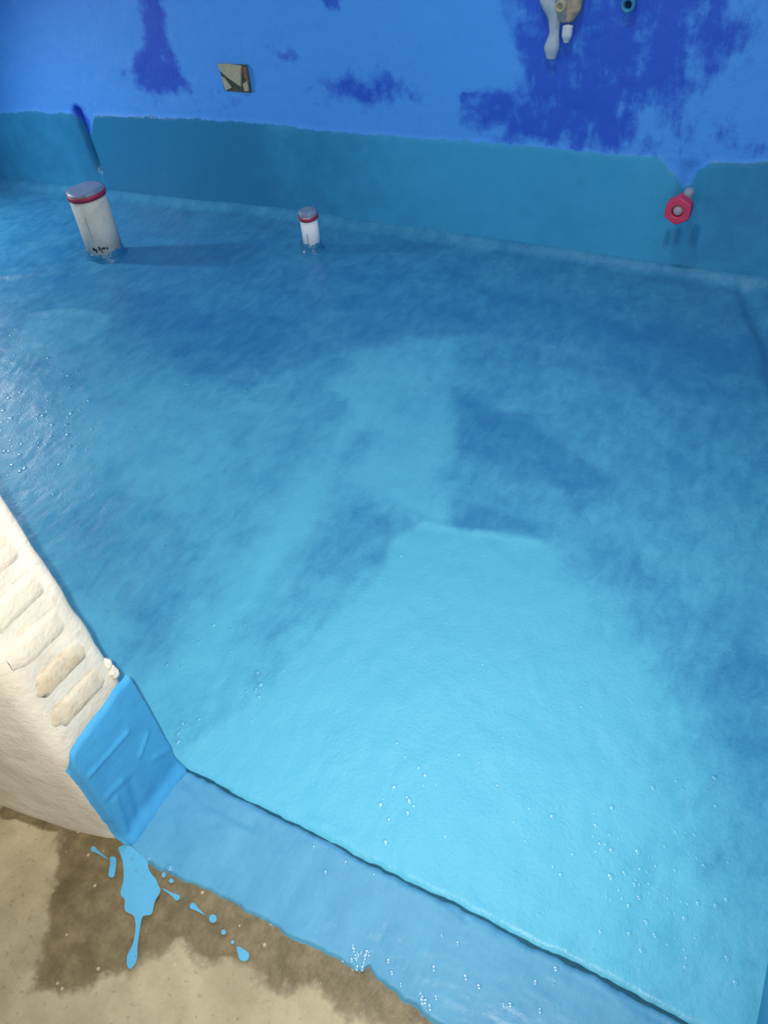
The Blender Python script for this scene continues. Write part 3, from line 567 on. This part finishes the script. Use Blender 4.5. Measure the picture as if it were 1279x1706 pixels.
# ------------------------------------------------------------------ cut-out box on the wall
M_mort = plain('grey_yellow_mortar', (0.42, 0.41, 0.27), 0.85, 0.2, 0.2, 110)
M_mort_d = plain('raw_dark_mortar', (0.085, 0.095, 0.075), 0.9, 0.15, 0.25, 90)
M_rust = plain('brown_chipped_brick', (0.22, 0.12, 0.08), 0.85, 0.2, 0.25, 90)
(bx0, bz0), (bx1, bz1) = BOX
byw = float(ywall((bx0 + bx1) / 2)) - 0.001
e = empty('wall_box_cutout', ((bx0 + bx1) / 2, byw, (bz0 + bz1) / 2)); tag(e, 'small square cut-out of bare mortar in the upper blue wall', 'wall box')
w2 = (bx1 - bx0) / 2; h2 = (bz1 - bz0) / 2
bm = bmesh.new(); box(bm, -w2, w2, -0.003, 0.010, -h2, h2)
bm_obj('mortar_back', bm, M_mort_d, e)
def prism(bm, pts, y0, y1):
    a = [bm.verts.new((x, y0, z)) for x, z in pts]; b = [bm.verts.new((x, y1, z)) for x, z in pts]
    n = len(pts); bm.faces.new(a); bm.faces.new(b[::-1])
    for i in range(n): bm.faces.new((a[i], b[i], b[(i + 1) % n], a[(i + 1) % n]))
bm = bmesh.new(); prism(bm, [(-w2, h2), (-w2 * 0.2, h2 * 1.06), (w2 * 0.72, h2 * 0.96), (w2 * 0.55, h2 * 0.2), (w2 * 0.42, -h2 * 0.55), (w2 * 0.25, -h2 * 0.45), (-w2 * 0.45, h2 * 0.05), (-w2 * 0.95, h2 * 0.55)], -0.011, -0.002)
bm_obj('mortar_wedge', bm, M_mort, e, False, 0.002)
bm = bmesh.new(); prism(bm, [(w2 * 0.72, h2 * 0.9), (w2 * 1.02, h2 * 0.85), (w2 * 1.0, -h2 * 0.3), (w2 * 0.75, h2 * 0.1)], -0.008, -0.001)
bm_obj('brick_chip', bm, M_rust, e, False, 0.002)
bm = bmesh.new(); prism(bm, [(w2 * 0.55, -h2 * 0.35), (w2 * 0.92, -h2 * 0.1), (w2 * 0.90, -h2 * 0.85), (w2 * 0.62, -h2 * 0.9)], -0.009, -0.001)
bm_obj('mortar_chip', bm, M_mort, e, False, 0.002)
bm = bmesh.new(); prism(bm, [(-w2 * 0.98, h2 * 0.1), (-w2 * 0.72, h2 * 0.0), (-w2 * 0.35, -h2 * 0.72), (-w2 * 0.85, -h2 * 0.95)], -0.008, -0.001)
bm_obj('mortar_chip', bm, M_mort, e, False, 0.002)

# ------------------------------------------------------------------ water outlet smeared with filler at the top
M_drip = plain('pale_grey_filler', (0.36, 0.45, 0.54), 0.6, 0.35, 0.12, 70)
M_dripw = plain('white_filler', (0.55, 0.62, 0.70), 0.6, 0.35, 0.12, 70)
M_fit2 = plain('grey_filler', (0.27, 0.30, 0.32), 0.7, 0.3, 0.2, 70)
M_brass = plain('tan_outlet_collar', (0.42, 0.33, 0.25), 0.6, 0.4, 0.3, 80)
def chain(name, pts, m, parent):
    """smooth lump running along points (x, y, z, r)"""
    bm = bmesh.new(); seg = 18; rings = []
    n = len(pts); fine = []
    for i in range(n - 1):
        for s_ in range(6):
            t = s_ / 6; fine.append([pts[i][k] * (1 - (t * t * (3 - 2 * t))) + pts[i + 1][k] * (t * t * (3 - 2 * t)) if k == 3 else pts[i][k] * (1 - t) + pts[i + 1][k] * t for k in range(4)])
    fine.append(list(pts[-1]))
    for x, y, z, r in fine: rings.append([bm.verts.new((x + r * math.cos(2 * math.pi * i / seg), y + 0.75 * r * math.sin(2 * math.pi * i / seg), z)) for i in range(seg)])
    for a, b in zip(rings[:-1], rings[1:]):
        for i in range(seg): bm.faces.new((a[i], a[(i + 1) % seg], b[(i + 1) % seg], b[i]))
    for ring, dz in ((rings[0], 0.004), (rings[-1], -0.35)):
        x, y, z, r = fine[0] if ring is rings[0] else fine[-1]
        c_ = bm.verts.new((x, y, z + dz * (1 if dz > 0 else r)))
        for i in range(seg): bm.faces.new((ring[i], ring[(i + 1) % seg], c_))
    return bm_obj(name, bm, m, parent, True)
ox, oz = OUTLET
e = empty('water_outlet', (ox, 2.128, oz)); tag(e, 'tan water outlet smeared with pale dripping filler, high on the wall', 'water outlet')
chain('filler_drip', [(-0.055, -0.006, 0.075, 0.026), (-0.052, -0.010, 0.035, 0.024), (-0.036, -0.010, -0.005, 0.015), (-0.034, -0.010, -0.030, 0.013), (-0.038, -0.012, -0.062, 0.0195), (-0.038, -0.012, -0.086, 0.013)], M_drip, e)
chain('filler_blob', [(0.000, -0.014, -0.014, 0.013), (-0.001, -0.014, -0.034, 0.013), (-0.002, -0.012, -0.050, 0.007)], M_dripw, e)
chain('outlet_collar', [(0.004, -0.006, 0.085, 0.020), (0.010, -0.012, 0.050, 0.022), (0.010, -0.014, 0.020, 0.020), (0.002, -0.014, -0.004, 0.012)], M_brass, e)
chain('filler_lump', [(-0.020, -0.012, 0.085, 0.017), (-0.018, -0.016, 0.045, 0.019), (-0.014, -0.016, 0.012, 0.015), (-0.010, -0.014, -0.006, 0.010)], M_fit2, e)
bm = bmesh.new(); lathe(bm, [(0.012, 0.0), (0.012, 0.040), (0.008, 0.040), (0.008, 0.028), (0, 0.028)], 20)
o = bm_obj('outlet_stub', bm, M_mort, e, True); o.location = (-0.016, 0.0, 0.030); o.rotation_euler = (math.pi / 2, 0, 0)

# ------------------------------------------------------------------ small teal pipe end beside it
M_teal = plain('teal_pipe', (0.030, 0.200, 0.420), 0.4, 0.4, 0.12, 60)
M_hole = plain('dark_pipe_bore', (0.006, 0.030, 0.09), 0.8, 0.1, 0.1, 60)
tx, tz = TEAL
e = empty('pipe_end', (tx, 2.128, tz)); tag(e, 'small round teal pipe end with dark bore at the top', 'pipe end')
bm = bmesh.new(); lathe(bm, [(0.0175, -0.005), (0.0175, 0.016), (0.015, 0.019), (0.009, 0.018), (0.0085, 0.004)], 28)
o = bm_obj('pipe_wall', bm, M_teal, e, True); o.rotation_euler = (math.pi / 2, 0, 0)
bm = bmesh.new(); lathe(bm, [(0.009, 0.004), (0, 0.003)], 20)
o = bm_obj('pipe_bore', bm, M_hole, e, True); o.rotation_euler = (math.pi / 2, 0, 0)

# ------------------------------------------------------------------ spilled paint on the concrete
def puddle(name, poly, h, m):
    n = len(poly); pts = [Vector((p[0], p[1])) for p in poly]
    # round the outline (Chaikin), then raise an inset plateau
    for _ in range(2):
        q = []
        for i in range(len(pts)):
            a, b = pts[i], pts[(i + 1) % len(pts)]; q += [a * 0.75 + b * 0.25, a * 0.25 + b * 0.75]
        pts = q
    c = sum(pts, Vector((0, 0))) / len(pts)
    bm = bmesh.new(); f = bm.faces.new([bm.verts.new((p.x - c.x, p.y - c.y, -0.0045)) for p in pts])
    if f.normal.z < 0: f.normal_flip()
    bm.normal_update()
    if f.normal.z < 0: f.normal_flip()
    for th_, dz in ((0.0005, 0.0055 + 0.35 * h), (0.0010, 0.4 * h), (0.0014, 0.25 * h)):
        bmesh.ops.inset_region(bm, faces=[f], thickness=th_, depth=0, use_even_offset=False)
        for v_ in f.verts: v_.co.z += dz
    bmesh.ops.triangulate(bm, faces=[f])
    o = bm_obj(name, bm, m, None, True); o.location = (c.x, c.y, ZC)
    return o
for name, poly, h, label, cat in SPILLS:
    o = puddle(name, poly, h, M_spill); tag(o, label, cat, 'spilled blue paint on the concrete')

# ------------------------------------------------------------------ bubbles added on the wet coat for their glints
M_dome = membrane('floor_glint_dome', gloss=0.21)
M_dome2 = membrane('paint_glint_dome', ((0.072, 0.265, 0.440), (0.098, 0.345, 0.520)), gloss=0.21)
def domes(name, spots, parent, m, off=(0, 0)):
    base = bmesh.new(); bmesh.ops.create_icosphere(base, subdivisions=3, radius=1.0)
    bv = np.array([v_.co[:] for v_ in base.verts]); bf = np.array([[v_.index for v_ in f.verts] for f in base.faces]); base.free()
    keep = (bv[bf][:, :, 2].max(1) > 0.0); bf = bf[keep]
    vs_, fs_, ct = [], [], []
    for k, (x, y, z, r, az, c) in enumerate(spots):
        c_, s_ = math.cos(az), math.sin(az)
        p = bv * (r, r * 0.80, r * 0.15); p = np.stack([p[:, 0] * c_ - p[:, 1] * s_, p[:, 0] * s_ + p[:, 1] * c_, p[:, 2]], 1)
        vs_.append(p + (x - off[0], y - off[1], z)); fs_.append(bf + k * len(bv)); ct.append(np.full(len(bv), c))
    me = bpy.data.meshes.new(name); me.from_pydata(np.concatenate(vs_).tolist(), [], np.concatenate(fs_).tolist())
    a = me.attributes.new('coat', 'FLOAT', 'POINT'); a.data.foreach_set('value', np.concatenate(ct).astype(np.float32))
    o = link(name, me, m, parent, True); o['kind'] = 'stuff'; return o
def on_floor(x, y):
    i_ = int(round((x - XL) / (XR + 0.02 - XL) * (X.shape[1] - 1))); i_ = min(max(i_, 0), X.shape[1] - 1)
    t = (y - Y[0, i_]) / (Y[-1, i_] - Y[0, i_]); j_ = min(max(int(round(t * (X.shape[0] - 1))), 0), X.shape[0] - 1)
    return float(Z[j_, i_]), float(coat[j_, i_])
rb = random.Random(12); fl = []
for (cx_, cy_, sx_, sy_, n_, r0, r1) in GLINT_CLUSTERS:
    for _ in range(n_):
        x, y = rb.gauss(cx_, sx_), rb.gauss(cy_, sy_)
        if XL < x < XR - 0.02 and 0.345 < y < 2.08:
            z, c = on_floor(x, y); fl.append((x, y, z, rb.uniform(r0, r1) * rb.choice((0.4, 0.55, 0.8)), rb.uniform(0, 3.1), c))
for x, y, r in GLINT_SPOTS:
    z, c = on_floor(x, y); fl.append((x, y, z, r, rb.uniform(0, 3.1), c))
o = domes('glint_domes', fl, floor, M_dome); o['label'] = 'small shiny bubbles added on the wet floor coat for glints'
st = []
for x, y, r in STRIP_GLINTS:
    i_ = int(np.argmin(np.abs(xs - x)))
    if front[i_] + 0.003 < y < back[i_] - 0.004:
        j_ = int(np.argmin(np.abs(Yt[:, i_] - y))); st.append((x, y, float(Zt[j_, i_]), r, rb.uniform(0, 3.1), 0.5))
o = domes('glint_domes', st, th, M_dome2); o['label'] = 'shiny domes added along the threshold edge for glints'
sp = bpy.data.objects['paint_spill']
o = domes('glint_domes', [(x, y, 0.0045, r * 0.55, rb.uniform(0, 3.1), 0.5) for x, y, r in SPILL_GLINTS], sp, M_dome2, (sp.location.x, sp.location.y)); o['label'] = 'shiny beads added on the fresh spill for glints'
